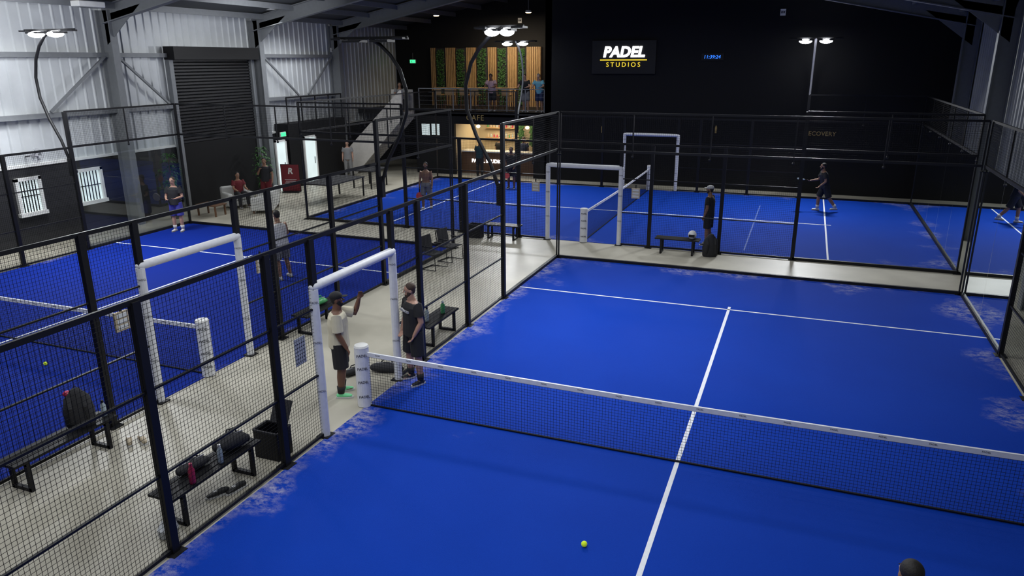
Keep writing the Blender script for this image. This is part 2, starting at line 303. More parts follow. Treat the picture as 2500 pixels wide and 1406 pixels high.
run('mesh_fence','black mesh fence of the left court across the walkway, with its own white gate',1,-3.2,SEG,gF,False)
run('mesh_fence','farthest left fence of the left court along the brick wall',1,-13.3,[s for s in SEG if s[2]!='gate'][:4]+[(-1.08,1.08,'m')]+SEG[5:],gF)
run('glass_wall','glass back wall of the left court below the roller shutter',0,10.,[(-13.24,-3.26,'g')],gW,False)
SC_=[(-9.9,-5.9,'g'),(-5.9,-3.9,'m'),(-3.9,-1.9,'m'),(-1.9,-.95,'m'),(-.95,1.3,'gate'),(1.3,2.2,'m'),(2.2,4.2,'m'),(4.2,6.2,'m'),(6.2,10.2,'g')]
run('mesh_fence','near long side of the far court with bench and helmet before it',0,12.,SC_,gF,False)
run('mesh_fence','far long side of the far court in front of the black wall',0,22.2,SC_,gF,False)
run('glass_wall','glass end wall of the far court at the right',1,10.2,[(12.06,22.14,'g')],gW)
run('glass_wall','glass end wall of the far court nearest the lounge',1,-9.9,[(12.06,22.14,'g')],gW,False)
# nets
def net(label,p0,p1):
    p0=V(p0);p1=V(p1);L=(p1-p0).length;u=(p1-p0)/L;e=E('court_net',p0,label,'net','court nets')
    mb=MB();r=.0016
    top=lambda t:.88+.05*abs(2*t/L-1)**1.5
    k=int(L/.045)
    nrm=u.cross(V((0,0,1)))
    for i in range(1,k):
        t=L*i/k;a=p0+u*t+V((0,0,.02));b=p0+u*t+V((0,0,top(t)-.03));mb.add([a-u*r-nrm*r,a+u*r-nrm*r,a+u*r+nrm*r,a-u*r+nrm*r,b-u*r-nrm*r,b+u*r-nrm*r,b+u*r+nrm*r,b-u*r+nrm*r],[(0,1,5,4),(1,2,6,5),(2,3,7,6),(3,0,4,7)])
    for j in range(20):
        for i in range(20):
            t0,t1=L*i/20,L*(i+1)/20;a=p0+u*t0+V((0,0,.025+(top(t0)-.05)*j/19));b=p0+u*t1+V((0,0,.025+(top(t1)-.05)*j/19));mb.beam(a,b,.0032)
    mb.build('netting','netm',e,world=True)
    mb=MB()
    for i in range(20):
        t0,t1=L*i/20,L*(i+1)/20
        a,b=p0+u*t0+V((0,0,top(t0)-.025)),p0+u*t1+V((0,0,top(t1)-.025));mb.beam(a,b,.03,.07)
    bo=mb.build('top_band','pad',e,world=True)
    ang=math.atan2(u.y,u.x);sg=1 if nrm.dot(CP-p0)>0 else -1
    for i in range(int(L/.55)):
        t=.3+i*.55;q=p0+u*t+V((0,0,top(t)-.02))
        o=text('PADEL',.032,(0,0,0),(pi/2,0,ang if sg>0 else ang+pi),'letter',bo,ext=.0005,world=False);o.location=q+nrm*sg*.0165-p0
    MB().beam(p0+u*.1+V((0,0,.026)),p1-u*.1+V((0,0,.026)),.03,.02).build('bottom_cord','netm',e,world=True)
    for p in(p0,p1):
        o=MB().loft([p+V((0,0,.014)),p+V((0,0,1.02))],[.115,.115],n=20,rnd=(0,0)).build('post_padding','pad',e,world=True)
        MB().loft([p-p0+V((0,0,1.02)),p-p0+V((0,0,1.05))],[.12,.105],n=20,rnd=(0,0)).build('post_cap','white',o)
        dx,dy=CP.x-p.x,CP.y-p.y;l=math.hypot(dx,dy)
        for z in(.2,.45,.68,.9):
            t=text('PADEL',.06,(0,0,0),(pi/2,0,math.atan2(dx,-dy)),'letter',o,ext=.001,world=False,off=.001);t.location=V((p.x+dx/l*.117,p.y+dy/l*.117,z))-e.location
    return e
net('net of the nearest court with white top band, its padded post beside two men',(0.0,0,0),(10,0,0))
net('net of the left court behind two mesh fences',(-3.25,0.05,0),(-13.2,0.05,0))
net('net of the far court between two white padded gates',(.2,12.02,0),(.2,22.1,0))
# ---------------------------------------------------------------- floodlight posts
def lamp_post(label,x,y,out,lit,power,aim,zt=6.2,arm=.95,hs_=.36,hw=.46,pm='black'):
    e=E('floodlight_post',(x,y,0),label,'floodlight','court floodlight posts');o=V(out);k_=(zt-2.3)/3.9
    prof=[(.07,2.3),(.1,2.6),(.3,3.2),(.62,3.8),(.84,4.4),(.86,4.95),(.72,5.45),(.5,5.8),(.25,6.05),(.0,6.2)]
    pts=[o*a+V((0,0,2.3+(z-2.3)*k_)) for a,z in prof]
    MB().loft(pts,[.042]*len(pts),n=10).build('pole',pm,e,smooth=True)
    MB().box(V((0,0,2.45))+o*.06,(.14,.14,.5)).build('clamp','black',e)
    MB().beam((-arm,0,zt+.02),(arm,0,zt+.02),.06,.06).build('crossarm','black',e)
    for s in(-hs_,hs_):
        h=MB().box((s,-.1,zt-.05),(hw,.34,.05)).build('lamp_head','off',e)
        if lit: MB().ell((s,-.12,zt-.09),(hw*.5,.19,.085),n=16,k=8).build('lamp_lens','lamp',h,smooth=True)
    for s in(-arm*.84,arm*.84): MB().box((s,-.05,zt),(.26,.3,.04)).build('lamp_head','off',e)
    if power: area((x-o.x*.4,y-o.y*.4-.1,zt-.25),aim,1.2,power,spread=150,sy=.5)
lamp_post('lit floodlight on curved black pole at far left before the cladding',-13.3,6,(-1,0,0),1,380,(-10.5,4,0),6.15)
lamp_post('unlit floodlight on curved black pole between left court and walkway',-3.2,6,(1,0,0),0,0,None,5.8)
lamp_post('lit floodlight on curved pole rising from the nearest mesh fence',0,6,(-1,0,0),1,240,(4,3,0),5.98,.5,.17,.3)
lamp_post('lit floodlight behind the far court, right of the balcony men',-5.9,22.2,(0,1,0),1,380,(-5,15,0),6.1,pm='steel')  # grey pole colour stands in for light caught by a black pole
lamp_post('lit floodlight on pole before black wall right of the clock',6.2,22.2,(0,1,0),1,400,(5,15,0),6.05,pm='lgrey')  # pole coloured grey so it looks lit against the black wall
# unseen area lights added as even fill over the courts, not hall fittings
area((4,-5,8.2),(4.5,-4,0),6,470);area((4.5,5,8.2),(5,5,0),6,410)
area((-8,-3,8.),(-8,-2,0),5,330);area((-8.5,6,8.),(-8.5,5,0),4,150)
area((3,16,8.6),(3,16,0),6,400);area((-5,16,8.4),(-5,16,0),4,110)
area((-12.6,17.5,6.8),(-12.6,17.5,0),3,190);area((-1.6,-2,8.5),(-1.6,0,0),4,130)  # added fill to brighten the lounge end and the walkway
area((-11.5,4,6.2),(XL,6.5,5),1.6,150,spread=160);area((-11,13,6.6),(XL,15,5),2,80,spread=160)  # added to brighten the left wall, standing in for lamp spill
# ---------------------------------------------------------------- wall signs
Y=YM-.002
a=U(1448,100,1,Y);b=U(1600,180,1,Y)
e=E('wall_sign',((a.x+b.x)/2,Y,4.72),'lit black sign with white and yellow lettering high on the black wall','sign')
MB().bb(a.x,b.x,Y-.1,Y,b.z,a.z).build('sign_box','off',e,world=True)
cx=(a.x+b.x)/2
text('PADEL',.6,(cx,Y-.12,5.63),(pi/2,0,0),'txt',e,off=.022,shear=.18,ext=.02,space=1.04)
text('STUDIOS',.27,(cx,Y-.12,5.12),(pi/2,0,0),'ytxt',e,off=.0,ext=.01,space=1.5)
MB().bb(cx-1.02,cx+1.02,Y-.13,Y-.1,5.3,5.34).build('underline','ytxt',e,world=True)
e=E('digital_clock',(2.3,Y,5.3),'blue digital clock reading 11:39:24 on the black wall','clock')
text('11:39:24',.2,(2.28,Y-.05,5.42),(pi/2,0,0),'btxt',e,shear=.12,name='digits',ext=.005);MB().bb(1.85,2.75,Y-.04,Y,5.28,5.56).build('clock_case','black',e,world=True)
tag(text('RECOVERY',.24,(6.75,Y-.01,2.43),(pi/2,0,0),'gold',name='wall_lettering',ext=.008),'gold RECOVERY lettering low on the black wall','lettering')
tag(text('CAFE',.36,((U(1160,300,1,YM).x),YM-.01,2.72),(pi/2,0,0),'gold',name='wall_lettering',ext=.01,space=1.15),'gold CAFE lettering on the beam above the lit counter','lettering')
for px,nm in((1470,'left'),(1748,'right')):
    p=U(px,315,1,Y);mb=MB();x,z=0,0;mb.ell((0,-.01,.11),(.03,.012,.03),n=10,k=6);mb.bb(-.04,.04,-.02,.004,-.05,.085);mb.bb(-.035,-.005,-.02,.004,-.17,-.04);mb.bb(.005,.035,-.02,.004,-.17,-.04)
    o=tag(mb.build('washroom_pictogram','gold'),'%s of two small gold standing-figure pictograms on the black wall'%nm,'sign','washroom pictograms');o.location=(p.x,YM,p.z)
for p,l,yy in((U(1912,30,1,Y),'small white emergency light box high on the black wall',Y),(U(1270,50,1,YB-.01),'small white emergency light box above the balcony',YB-.01)):
    e=E('emergency_light',(p.x,yy,p.z-.12),l,'emergency light');MB().box((p.x,yy-.03,p.z),(.2,.06,.24)).build('case','white',e,world=True)
    for s in(-.04,.04): MB().box((p.x+s,yy-.065,p.z),(.05,.02,.08)).build('lens','letter',e,world=True)
# ---------------------------------------------------------------- balcony
def panel(px0,px1,i,green):
    x0=U(px0,200,1,YB-.2).x+.01;x1=U(px1,200,1,YB-.2).x-.01;w=x1-x0
    if green:
        mb=MB()
        for k in range(420):
            x=x0+.08+random.random()*(w-.16);z=3.1+random.random()*2.8;y=YB-.12-random.random()*.1;s=.04+random.random()*.035;a=random.random()*6
            mb.quad((x-s*math.cos(a),y,z-s*math.sin(a)),(x+s*.5*math.sin(a),y-.04,z-s*.5*math.cos(a)),(x+s*math.cos(a),y,z+s*math.sin(a)),(x-s*.5*math.sin(a),y-.04,z+s*.5*math.cos(a)))
        e=E('green_wall_panel',(x0,YB,3),'leafy green wall panel %s on the balcony'%i,'plant panel','leafy wall panels')
        mb.build('leaves','green',e,world=True);MB().bb(x0,x1,YB-.1,YB-.02,3,5.95).build('backing','tgrey',e,world=True)
    else:
        mb=MB();n=max(3,int(w/.09))
        for k in range(n): mb.bb(x0+w*k/n+.01,x0+w*(k+.72)/n,YB-.16,YB-.08,3,5.98)
        e=E('slatted_wood_panel',(x0,YB,3),'vertical slatted tan wood panel %s on the balcony'%i,'wood panel','slatted wood panels')
        mb.build('slats','wood',e,world=True);MB().bb(x0,x1,YB-.08,YB-.02,3,5.98).build('backing','woodd',e,world=True)
nm=['nearest the stairs','second from the stairs','third from the stairs','fourth from the stairs','closest to the big black wall']
for i,(a,b) in enumerate(((1052,1064),(1088,1112),(1138,1162),(1190,1212),(1238,1262),)):panel(a,b,nm[i] if i<4 else 'fifth from the stairs',0)
panel(1284,1320,'behind the two men by the black wall',0)
for i,(a,b) in enumerate(((1064,1088),(1112,1138),(1162,1190),(1212,1238),(1262,1284))):panel(a,b,nm[i],1)
e=E('balcony_railing',(-11.5,YM+.1,3),'grey metal railing along the balcony edge','railing')
MB().beam((-11.5,YM+.1,4.05),(-5.05,YM+.1,4.05),.06,.04).build('handrail','steel',e,world=True);MB().beam((-11.5,YM+.1,3.1),(-5.05,YM+.1,3.1),.03).build('bottom_rail','steel',e,world=True)
for i in range(8): x=-11.5+i*.92;MB().beam((x,YM+.1,3),(x,YM+.1,4.05),.04).build('baluster_post','steel',e,world=True)
for z in(3.3,3.5,3.7,3.88): MB().beam((-11.5,YM+.1,z),(-5.05,YM+.1,z),.008).build('cable','steel',e,world=True)
def stool(loc,rz,label,first=[]):
    if not first:
        e=E('bar_stool',loc,label,'bar stool','bar stools on the balcony',rz);first.append(e)
        MB().bb(-.2,.2,-.18,.18,.7,.75).build('seat','wood',e)
        for x in(-.17,.17):
            for y in(-.15,.15): MB().beam((x*1.15,y*1.15,0),(x*.9,y*.9,.72),.035).build('leg','woodd',e)
        MB().bb(-.2,.2,-.2,-.17,.74,1.08).build('backrest','wood',e);MB().beam((-.18,-.16,.25),(.18,-.16,.25),.025).build('footrest','woodd',e);return e
    s=first[0];c=s.copy();COL.objects.link(c);c.location=loc;c.rotation_euler=(0,0,rz);c['label']=label
    for ch in list(s.children):
        d=ch.copy();COL.objects.link(d);d.parent=c
    return c
def table(loc,w,l,h,label,cat,mtop,mleg,group=None,name='high_table'):
    e=E(name,loc,label,cat,group);MB().bb(-w/2,w/2,-l/2,l/2,h-.05,h).build('tabletop',mtop,e,bevel=.01)
    for x in(-w/2+.06,w/2-.06):
        for y in(-l/2+.06,l/2-.06): MB().beam((x,y,0),(x,y,h-.05),.05).build('leg',mleg,e)
    return e
tx=[-10.6,-9.2,-7.6];tn=['nearest the stairs','in the middle of the balcony','nearest the big black wall']
for i,x in enumerate(tx):
    table((x,25.2,3),1.1,.6,1.05,'high tan bar table '+tn[i],'table','wood','woodd','balcony bar tables')
    for j,dx in enumerate((-.3,.3)): stool((x+dx,24.6,3),0,'tan bar stool at %s side of the bar table %s'%(('left','right')[j],tn[i]))
for px,py,l in((1065,38,'small warm ceiling light left, above the balcony'),(1290,30,'small warm ceiling light right, above the balcony')):
    p=U(px,py,1,26.);e=E('ceiling_light',p,l,'ceiling light','small warm ceiling lights');MB().loft([(0,0,.1),(0,0,0)],[.12,.16],n=16,rnd=(0,0)).build('housing','white',e);MB().loft([(0,0,0),(0,0,-.03)],[.14,.12],n=16,rnd=(0,0)).build('lens','warm',e)
    MB().beam((0,0,.1),(0,0,1.0),.02).build('hanger','steel',e)
area((-8.,25.8,6.6),(-8,27.6,3.5),3,120,(1,.82,.58),170,sy=.6)
# exit signs
for px,py,yy,l in((1008,150,YB-.05,'green lit exit sign over the dark balcony doorway'),(800,300,21.0,'green lit exit sign hanging beside the staircase foot')):
    p=U(px,py,1,yy);e=E('exit_sign',p,l,'exit sign');MB().box((0,0,0),(.36,.05,.2)).build('case','white',e);MB().box((0,-.03,0),(.32,.01,.16)).build('lit_face','exitg',e)
    MB().box((0,.01,.25),(.02,.02,.4)).build('bracket','steel',e)
    mb=MB();mb.ell((-.03,-.04,.04),(.015,.005,.015),n=8,k=5);mb.beam((-.03,-.04,.03),(-.05,-.04,-.01),.02);mb.beam((-.05,-.04,-.01),(-.02,-.04,-.06),.015);mb.beam((-.05,-.04,-.01),(-.09,-.04,-.05),.015);mb.build('running_figure','white',e)
p=U(692,328,0,XL+.75);e=E('exit_sign',p,'green lit exit sign over the bright entrance door','exit sign');MB().box((-.03,0,0),(.05,.36,.2)).build('case','white',e);MB().box((.0,0,0),(.01,.32,.16)).build('lit_face','exitg',e)
# ---------------------------------------------------------------- staircase
e=E('staircase',(-14.6,22.2,0),'cream staircase rising to the balcony beside the left wall','staircase')
x0,x1,ya,yb,n=-14.9,-11.7,22.35,23.38,16
for i in range(n): x=x0+(x1-x0)*i/n;MB().bb(x,x+(x1-x0)/n+.02,ya,yb,3*(i+1)/n-.2,3*(i+1)/n).build('step','cream',e,world=True)
for y in(ya-.12,yb): MB().prism([(x0-.1,y,0),(x0+.5,y,0),(x1,y,2.7),(x1,y,4.0),(x1-.1,y,4.0),(x0-.1,y,1.05)],0,(0,.1,0)).build('side_panel','cream',e,world=True)
MB().bb(-12.9,-11.7,yb-.0,yb+.1,3.0,4.0).build('landing_panel','cream',e,world=True)
# ---------------------------------------------------------------- lobby doors
for n_,(pa,pb,l) in enumerate(((675,702,1),(745,775,2))):
    y0=U(pa,400,0,XL+.72).y;y1=U(pb,400,0,XL+.72).y;x=XL+.72
    mb=MB();mb.bb(x-.02,x+.05,y0,y0+.07,0,2.15).bb(x-.02,x+.05,y1-.07,y1,0,2.15).bb(x-.02,x+.05,y0,y1,2.08,2.15)
    o=struct('door_%d'%l,mb,'white');MB().bb(x-.01,x+.01,y0+.07,y1-.07,0.02,2.08).build('pane','day',o);MB().bb(x+.02,x+.05,y1-.2,y1-.17,.9,1.2).build('door_handle','steel',o)
e=E('roof_railing',(XL+.65,17.4,2.75),'black mesh railing on top of the black entrance block','railing')
mb=MB();mb.beam((XL+.65,17.4,3.85),(XL+.65,21.5,3.85),.05)
for i in range(5): mb.beam((XL+.65,17.4+i*1.02,2.75),(XL+.65,17.4+i*1.02,3.85),.04)
mb.build('rails','black',e,world=True);mb=MB();wires(mb,(XL+.65,17.4,2.8),(0,1,0),(0,0,1),4.1,1.05,.06);mb.build('mesh_panel','wire',e,world=True)
# ---------------------------------------------------------------- cafe
e=E('cafe_counter',(-7.6,24.3,0),'dark timber cafe counter with lit white lettering on its front','counter')
MB().bb(-9.5,-5.7,24.1,24.7,0,1.05).build('front','woodd',e,world=True);MB().bb(-9.55,-5.65,24.0,24.8,1.05,1.1).build('worktop','white',e,world=True)
text('PADEL STUDIOS',.24,(-8.1,24.08,.62),(pi/2,0,0),'txt',e,off=.004,ext=.01)
for i,z in enumerate((1.5,2.0)):
    e=tag(MB().bb(-9.2,-7.6,26.35,26.6,z,z+.04).build('wall_shelf','wood'),('lower','upper')[i]+' wooden shelf behind the cafe counter','shelf','cafe shelves')
    for k in range(9):
        x=-9.1+k*.17;h=.14+random.random()*.12;b=E('bottle',(x,26.46,z+.04),'small bottle on the %s cafe shelf'%('lower','upper')[i],'bottle','bottles on the %s cafe shelf'%('lower','upper')[i])
        MB().loft([(0,0,0),(0,0,h*.6),(0,0,h*.75),(0,0,h)],[.035,.035,.014,.014],n=8,rnd=(0,0)).build('glass_body',random.choice(['grn','clear','plred','beige']),b)
for x,l in((-7.2,'left'),(-6.6,'right')):
    mb=MB()
    for k in range(160):
        a=random.random()*6.3;z=1.2+random.random()*1.3;q=V((x+math.cos(a)*.14*random.random(),26.3+.1*math.sin(a),z));s=.07;mb.quad(q+V((-s,0,-s)),q+V((s*.3,-.02,-s)),q+V((s,0,s)),q+V((-s*.3,-.02,s)))
    e=E('hanging_plant',(x,26.3,2.78),'%s of two trailing green plants behind the cafe counter'%l,'plant','cafe hanging plants');mb.build('foliage','green',e,world=True);MB().beam((x,26.3,1.3),(x,26.3,2.78),.02).build('stem','woodd',e,world=True)
e=E('poster',(-6.0,26.57,1.6),'bright white poster at right end of the cafe','poster');MB().box((0,0,.2),(.55,.03,.75)).build('sheet','txt',e);MB().box((0,.01,.2),(.6,.03,.8)).build('frame','black',e)
for i,x in enumerate((-9,-7.7,-6.4)):
    e=E('pendant_lamp',(x,25,2.2),'warm pendant lamp %s over the cafe counter'%('left','middle','right')[i],'lamp','cafe pendant lamps');MB().ell((0,0,0),(.1,.1,.08)).build('globe','warm',e,smooth=True);MB().beam((0,0,.06),(0,0,.57),.012).build('cord','black',e)
area((-7.6,25.3,2.7),(-7.6,25.5,0),2.6,130,(1,.8,.52),170,sy=1.2)
for i,(a,b) in enumerate(((1030,1050),(1054,1074))):
    p=U(a,302,1,YM-.02);q=U(b,330,1,YM-.02);e=E('wall_screen',(p.x,YM-.02,q.z),'%s bright screen on the black wall left of the cafe'%('left','right')[i],'screen','bright wall screens');MB().bb(p.x,q.x,YM-.05,YM-.02,q.z,p.z).build('display','day',e,world=True);MB().bb(p.x-.03,q.x+.03,YM-.03,YM,q.z-.03,p.z+.03).build('bezel','black',e,world=True)
# ---------------------------------------------------------------- people
def nv(v): return V(v).normalized()
def person(label,loc,rz,H=1.78,legs=None,arms=None,lean=(0,0),head=(0,0),twist=0,skin='skin2',hair='hair',top='cl_black',bottom='cl_black',shoes='shoew',socks=None,sleeve=.62,short=.95,bald=False,beard=False,cap=None,vox=.011,longp=False,curl=.5,hipz=None,group=None,flip=False,bulk=1.1):
    s=H/1.775
    e=E('person',loc,label,'person',group,R(rz))
    legs=legs or [((.06,0,-1),(.02,-.03,-1)),((-.06,0,-1),(-.02,-.03,-1))]
    arms=arms or [((.18,0,-1),(.05,.25,-1)),((-.18,0,-1),(-.05,.25,-1))]
    t=nv((math.sin(R(lean[1])),math.sin(R(lean[0])),math.cos(R(lean[0]))));sx=V((math.cos(R(twist)),math.sin(R(twist)),0))
    P=V((0,0,0));NB=P+t*.50
    J={}
    for k,sg in((0,1),(1,-1)):
        hip=P+V((sg*.09,0,-.03));kn=hip+nv(legs[k][0])*.425;an=kn+nv(legs[k][1])*.41
        sh=P+t*.445+sx*sg*.17*(bulk*.5+.5);el=sh+nv(arms[k][0])*.285;wr=el+nv(arms[k][1])*.25
        J[k]=(hip,kn,an,sh,el,wr)
    base=-(min(J[0][2].z,J[1][2].z)-.085) if hipz is None else hipz/s
    sh0=V((0,0,base))
    def T(v): return (V(v)+sh0)*s
    B=MB()
    def lo(mb,pts,rad,side=(1,0,0),bk=None,**k):
        q=s*(bulk if bk is None else bk);mb.loft([T(p) for p in pts],[(r[0]*q,r[1]*q) if isinstance(r,tuple) else (r*q,r*q) for r in rad],side=side,**k)
    lo(B,[P-t*.07,P,P+t*.14,P+t*.28,P+t*.40,P+t*.46,NB],[(.14,.1),(.158,.112),(.132,.095),(.155,.108),(.165,.1),(.12,.08),(.066,.062)],side=sx)
    hy=MX.Rotation(R(twist+head[0]),3,'Z')@MX.Rotation(R(-head[1]),3,'X')
    HC=NB+t*.045+hy@V((0,.025,.125))
    lo(B,[NB-t*.02,HC-V((0,0,.06))],[.06,.055])
    def hp(v): return T(HC+hy@V(v))
    def he(mb,c,r,n=14,k=10): mb.ell(hp(c),(r[0]*s,r[1]*s,r[2]*s),hy,n,k)
    he(B,(0,-.008,.022),(.076,.092,.094),18,12);he(B,(0,.018,-.045),(.058,.066,.07),14,10)
    B.loft([hp((0,.088,.015)),hp((0,.106,-.02))],[.008*s,.013*s],n=8)
    for q in(-1,1): he(B,(q*.077,-.005,-.005),(.01,.02,.032),8,6)
    for k,sg in((0,1),(1,-1)):
        hip,kn,an,sh,el,wr=J[k]
        lo(B,[hip+V((0,0,.03)),hip*.6+kn*.4,kn,kn*.65+an*.35,an],[.083,.076,.053,.056,.036])
        lo(B,[an,an+V((0,.05,-.045)),an+V((0,.14,-.058))],[.036,.034,.026],bk=1)
        lo(B,[P+t*.43+sx*sg*.1,sh,sh*.5+el*.5,el,el*.65+wr*.35,wr],[.05,.052,.046,.038,.038,.026])
        d=nv(wr-el);a=nv(V((0,0,1)).cross(d)) if abs(d.z)<.9 else V((0,1,0));a=nv(a-d*a.dot(d));nn=d.cross(a)
        if nn.dot(V((sg,0,0)))>0:nn=-nn
        pc=wr+d*.085
        lo(B,[wr,wr+d*.04,pc],[(.024,.02),(.038,.016),(.04,.014)],side=a,bk=1)
        for q,(off,ln) in enumerate(((-.03,.068),(-.01,.078),(.011,.073),(.03,.057))):
            b0=pc-a*off-d*.008;d2=nv(d+nn*curl);d3=nv(d+nn*curl*2.6)
            lo(B,[b0,b0+d2*ln*.5,b0+d2*ln*.5+d3*ln*.5],[.0092,.0086,.0075],n=7,bk=1)
        b0=wr+d*.03+a*.03;d2=nv(d*.8+a*.7+nn*.3);lo(B,[b0,b0+d2*.035,b0+d2*.035+nv(d+nn*.4)*.03],[.012,.0105,.009],n=7,bk=1)
    B.build('body',skin,e,voxel=vox)
    for q in(-1,1):
        o=MB();he(o,(q*.031,.079,.008),(.012,.008,.007),10,6);o=o.build('eye','eye',e,smooth=True)
        m=MB();he(m,(q*.031,.086,.008),(.006,.004,.006),8,5);m.build('iris','hair',o,smooth=True)
        m=MB();he(m,(q*.031,.083,.027),(.018,.006,.004),8,5);m.build('eyebrow',hair,e)
    m=MB();he(m,(0,.081,-.055),(.022,.006,.006),10,5);m.build('mouth','lip',e)
    if not bald:
        m=MB();he(m,(0,-.022,.045),(.083,.09,.088),18,12);he(m,(0,-.05,.0),(.07,.05,.07));m.build('hair',hair,e,voxel=max(vox,.009))
    if beard:
        m=MB();he(m,(0,.034,-.075),(.052,.056,.05));he(m,(.05,.02,-.04),(.018,.04,.05));he(m,(-.05,.02,-.04),(.018,.04,.05));m.build('beard',hair,e,voxel=.009)
    if cap:
        m=MB();he(m,(0,-.012,.062),(.089,.103,.075),18,12);c=m.build('cap',cap,e,smooth=True)
        m=MB();sg=-1 if flip else 1;he(m,(0,sg*.11,.05),(.062,.065,.008),14,6);m.build('brim',cap,c,smooth=True)
    if top:
        m=MB();lo(m,[P-t*.09,P,P+t*.14,P+t*.28,P+t*.40,P+t*.455,P+t*.478],[(.18,.14),(.176,.136),(.168,.13),(.178,.132),(.18,.12),(.13,.095),(.08,.076)],side=sx,rnd=(0,0),n=18)
        if sleeve:
            for k,sg in((0,1),(1,-1)):
                sh,el,wr=J[k][3:];hem=sh+(el-sh)*min(sleeve,1)
                lo(m,[P+t*.42+sx*sg*.1,sh,sh*.5+hem*.5,hem],[.062,.07,.07,.074],rnd=(1,0))
        m.build('shirt',top,e,voxel=vox)
    m=MB();lo(m,[P-t*.1,P-t*.02,P+t*.05],[(.176,.134),(.17,.128),(.155,.118)],side=sx,rnd=(0,0),n=18)
    for k in(0,1):
        hip,kn,an=J[k][:3]
        if longp: lo(m,[hip,hip*.5+kn*.5,kn,an],[.105,.095,.075,.058],rnd=(1,0))
        else:
            hem=hip+(kn-hip)*short;lo(m,[hip,hip*.5+hem*.5,hem],[.106,.103,.1],rnd=(1,0))
    m.build('trousers' if longp else 'shorts',bottom,e,voxel=vox)
    for k in(0,1):
        hip,kn,an=J[k][:3];fd=nv(V((.12*(1 if k==0 else -1),1,0)))
        m=MB();h=an+V((0,0,-.045));lo(m,[h-fd*.045,h+fd*.02,h+fd*.1,h+fd*.16],[(.036,.038),(.04,.042),(.043,.03),(.036,.02)],side=V((1,0,0)),bk=1);lo(m,[an+V((0,0,-.04)),an+V((0,0,.005))],[.045,.044],rnd=(1,0),bk=1)
        sh=m.build('shoe',shoes,e,voxel=max(.009,vox*.8))
        m=MB();h=an+V((0,0,-.084));m.prism([T(h+V((fd.x*a+b*fd.y,fd.y*a-b*fd.x,0))) for a,b in((-.08,-.03),(-.08,.03),(.03,.04),(.13,.045),(.19,.025),(.195,-.02),(.14,-.043),(.03,-.04))],0,(0,0,.024*s));m.build('sole','shoew' if shoes!='shoew' else 'cl_grey',sh)
        if socks: m=MB();lo(m,[an,an*.72+kn*.28],[.044,.056],rnd=(0,0));m.build('sock',socks,e,smooth=True)
    return e,J,T,s
def wpt(e,p): 
    return e.location+MX.Rotation(e.rotation_euler.z,3,'Z')@V(p)
def racket(label,grip,d,m,nrm=(0,0,1)):
    d=nv(d);n=V(nrm);n=nv(n-d*n.dot(d));a=d.cross(n);e=E('padel_racket',grip,label,'racket','padel rackets')
    pts=[]
    for k in range(20):
        g=2*pi*k/20;r=.13*(1-.12*math.cos(g));pts.append(d*(.29-.135*math.cos(g)*1.0)+a*math.sin(g)*r-n*.018)
    MB().prism(pts,0,n*.036).build('head',m,e);MB().beam(-d*.06,d*.17,.032,.028).build('handle','black',e)
    mb=MB()
    for i in range(-2,3):
        for j in range(-2,3): mb.beam(d*(.29+i*.035)+a*j*.035-n*.0195,d*(.29+i*.035)+a*j*.035+n*.0195,.01)
    mb.build('holes','letter',e);return e
def head_to(dx,dy): return math.degrees(math.atan2(-dx,dy))
g=G(838,962);q=G(1015,932)
person('person in cream shirt and black cap standing outside the gate, one arm raised',(g.x,g.y,0),head_to(.85,.5),1.82,arms=[((.12,.05,-1),(.02,.5,-1)),((-.15,.8,-.25),(0,.3,.95))],legs=[((.1,.03,-1),(.0,-.08,-1)),((-.08,.02,-1),(-.02,-.06,-1))],head=(0,-4),skin='skin1',hair='hair',top='cl_cream',bottom='cl_black',shoes='mint',socks='cl_black',cap='cl_black',beard=True,vox=.008,sleeve=.85,bulk=1.22)
e,J,T,s=person('bearded person in black shirt and shorts standing inside the gate',(q.x,q.y,.012),head_to(-.6,-.95),1.82,arms=[((.25,.0,-1),(-.35,.55,-1)),((-.22,-.05,-1),(.25,.5,-1))],legs=[((.16,.02,-1),(.04,-.06,-1)),((-.14,.03,-1),(-.02,-.06,-1))],head=(-18,5),skin='skin2',hair='hairb',top='cl_black',bottom='cl_black',shoes='shoeb',socks='cl_black',beard=True,vox=.008,bulk=1.17)
mb=MB();mb.prism([T((x,.135,.36+z)) for x,z in((-.13,-.035),(.13,-.035),(.13,.0),(-.13,.0))],0,(0,.025,0));mb.build('chest_stripe','lgrey',e)
mb=MB();mb.prism([T((x,.15,.355+z)) for x,z in((-.06,.005),(-.04,-.018),(.065,.03),(-.035,-.001))],0,(0,.02,0));mb.build('chest_logo','shoew',e)
e,J,T,s=person('person in black shirt and violet shorts holding a racket on left court',(-12.65,8.87,.012),head_to(.35,-1),1.82,arms=[((.3,.1,-1),(-.4,.8,-.2)),((-.3,.1,-1),(.4,.8,-.1))],skin='skin2',hair='hairb',bottom='cl_blue',shoes='shoew',socks='cl_white')
racket('dark racket held at the waist by the player in violet shorts',wpt(e,T(J[0][5])+V((0,.08,0))),(-1,-.2,.3),'tgrey',(0,1,.2))
g=G(695,680)
person('person in white vest on left court seen from behind the mesh',(g.x,g.y,.012),head_to(-1,.35),1.8,arms=[((.3,.1,-1),(-.6,.6,-.5)),((-.25,.1,-1),(.5,.7,-.3))],legs=[((.14,.2,-1),(.05,-.25,-1)),((-.1,.05,-1),(-.05,-.2,-1))],lean=(8,0),skin='skin3',top='cl_white',sleeve=0,bottom='cl_grey',shoes='shoew')
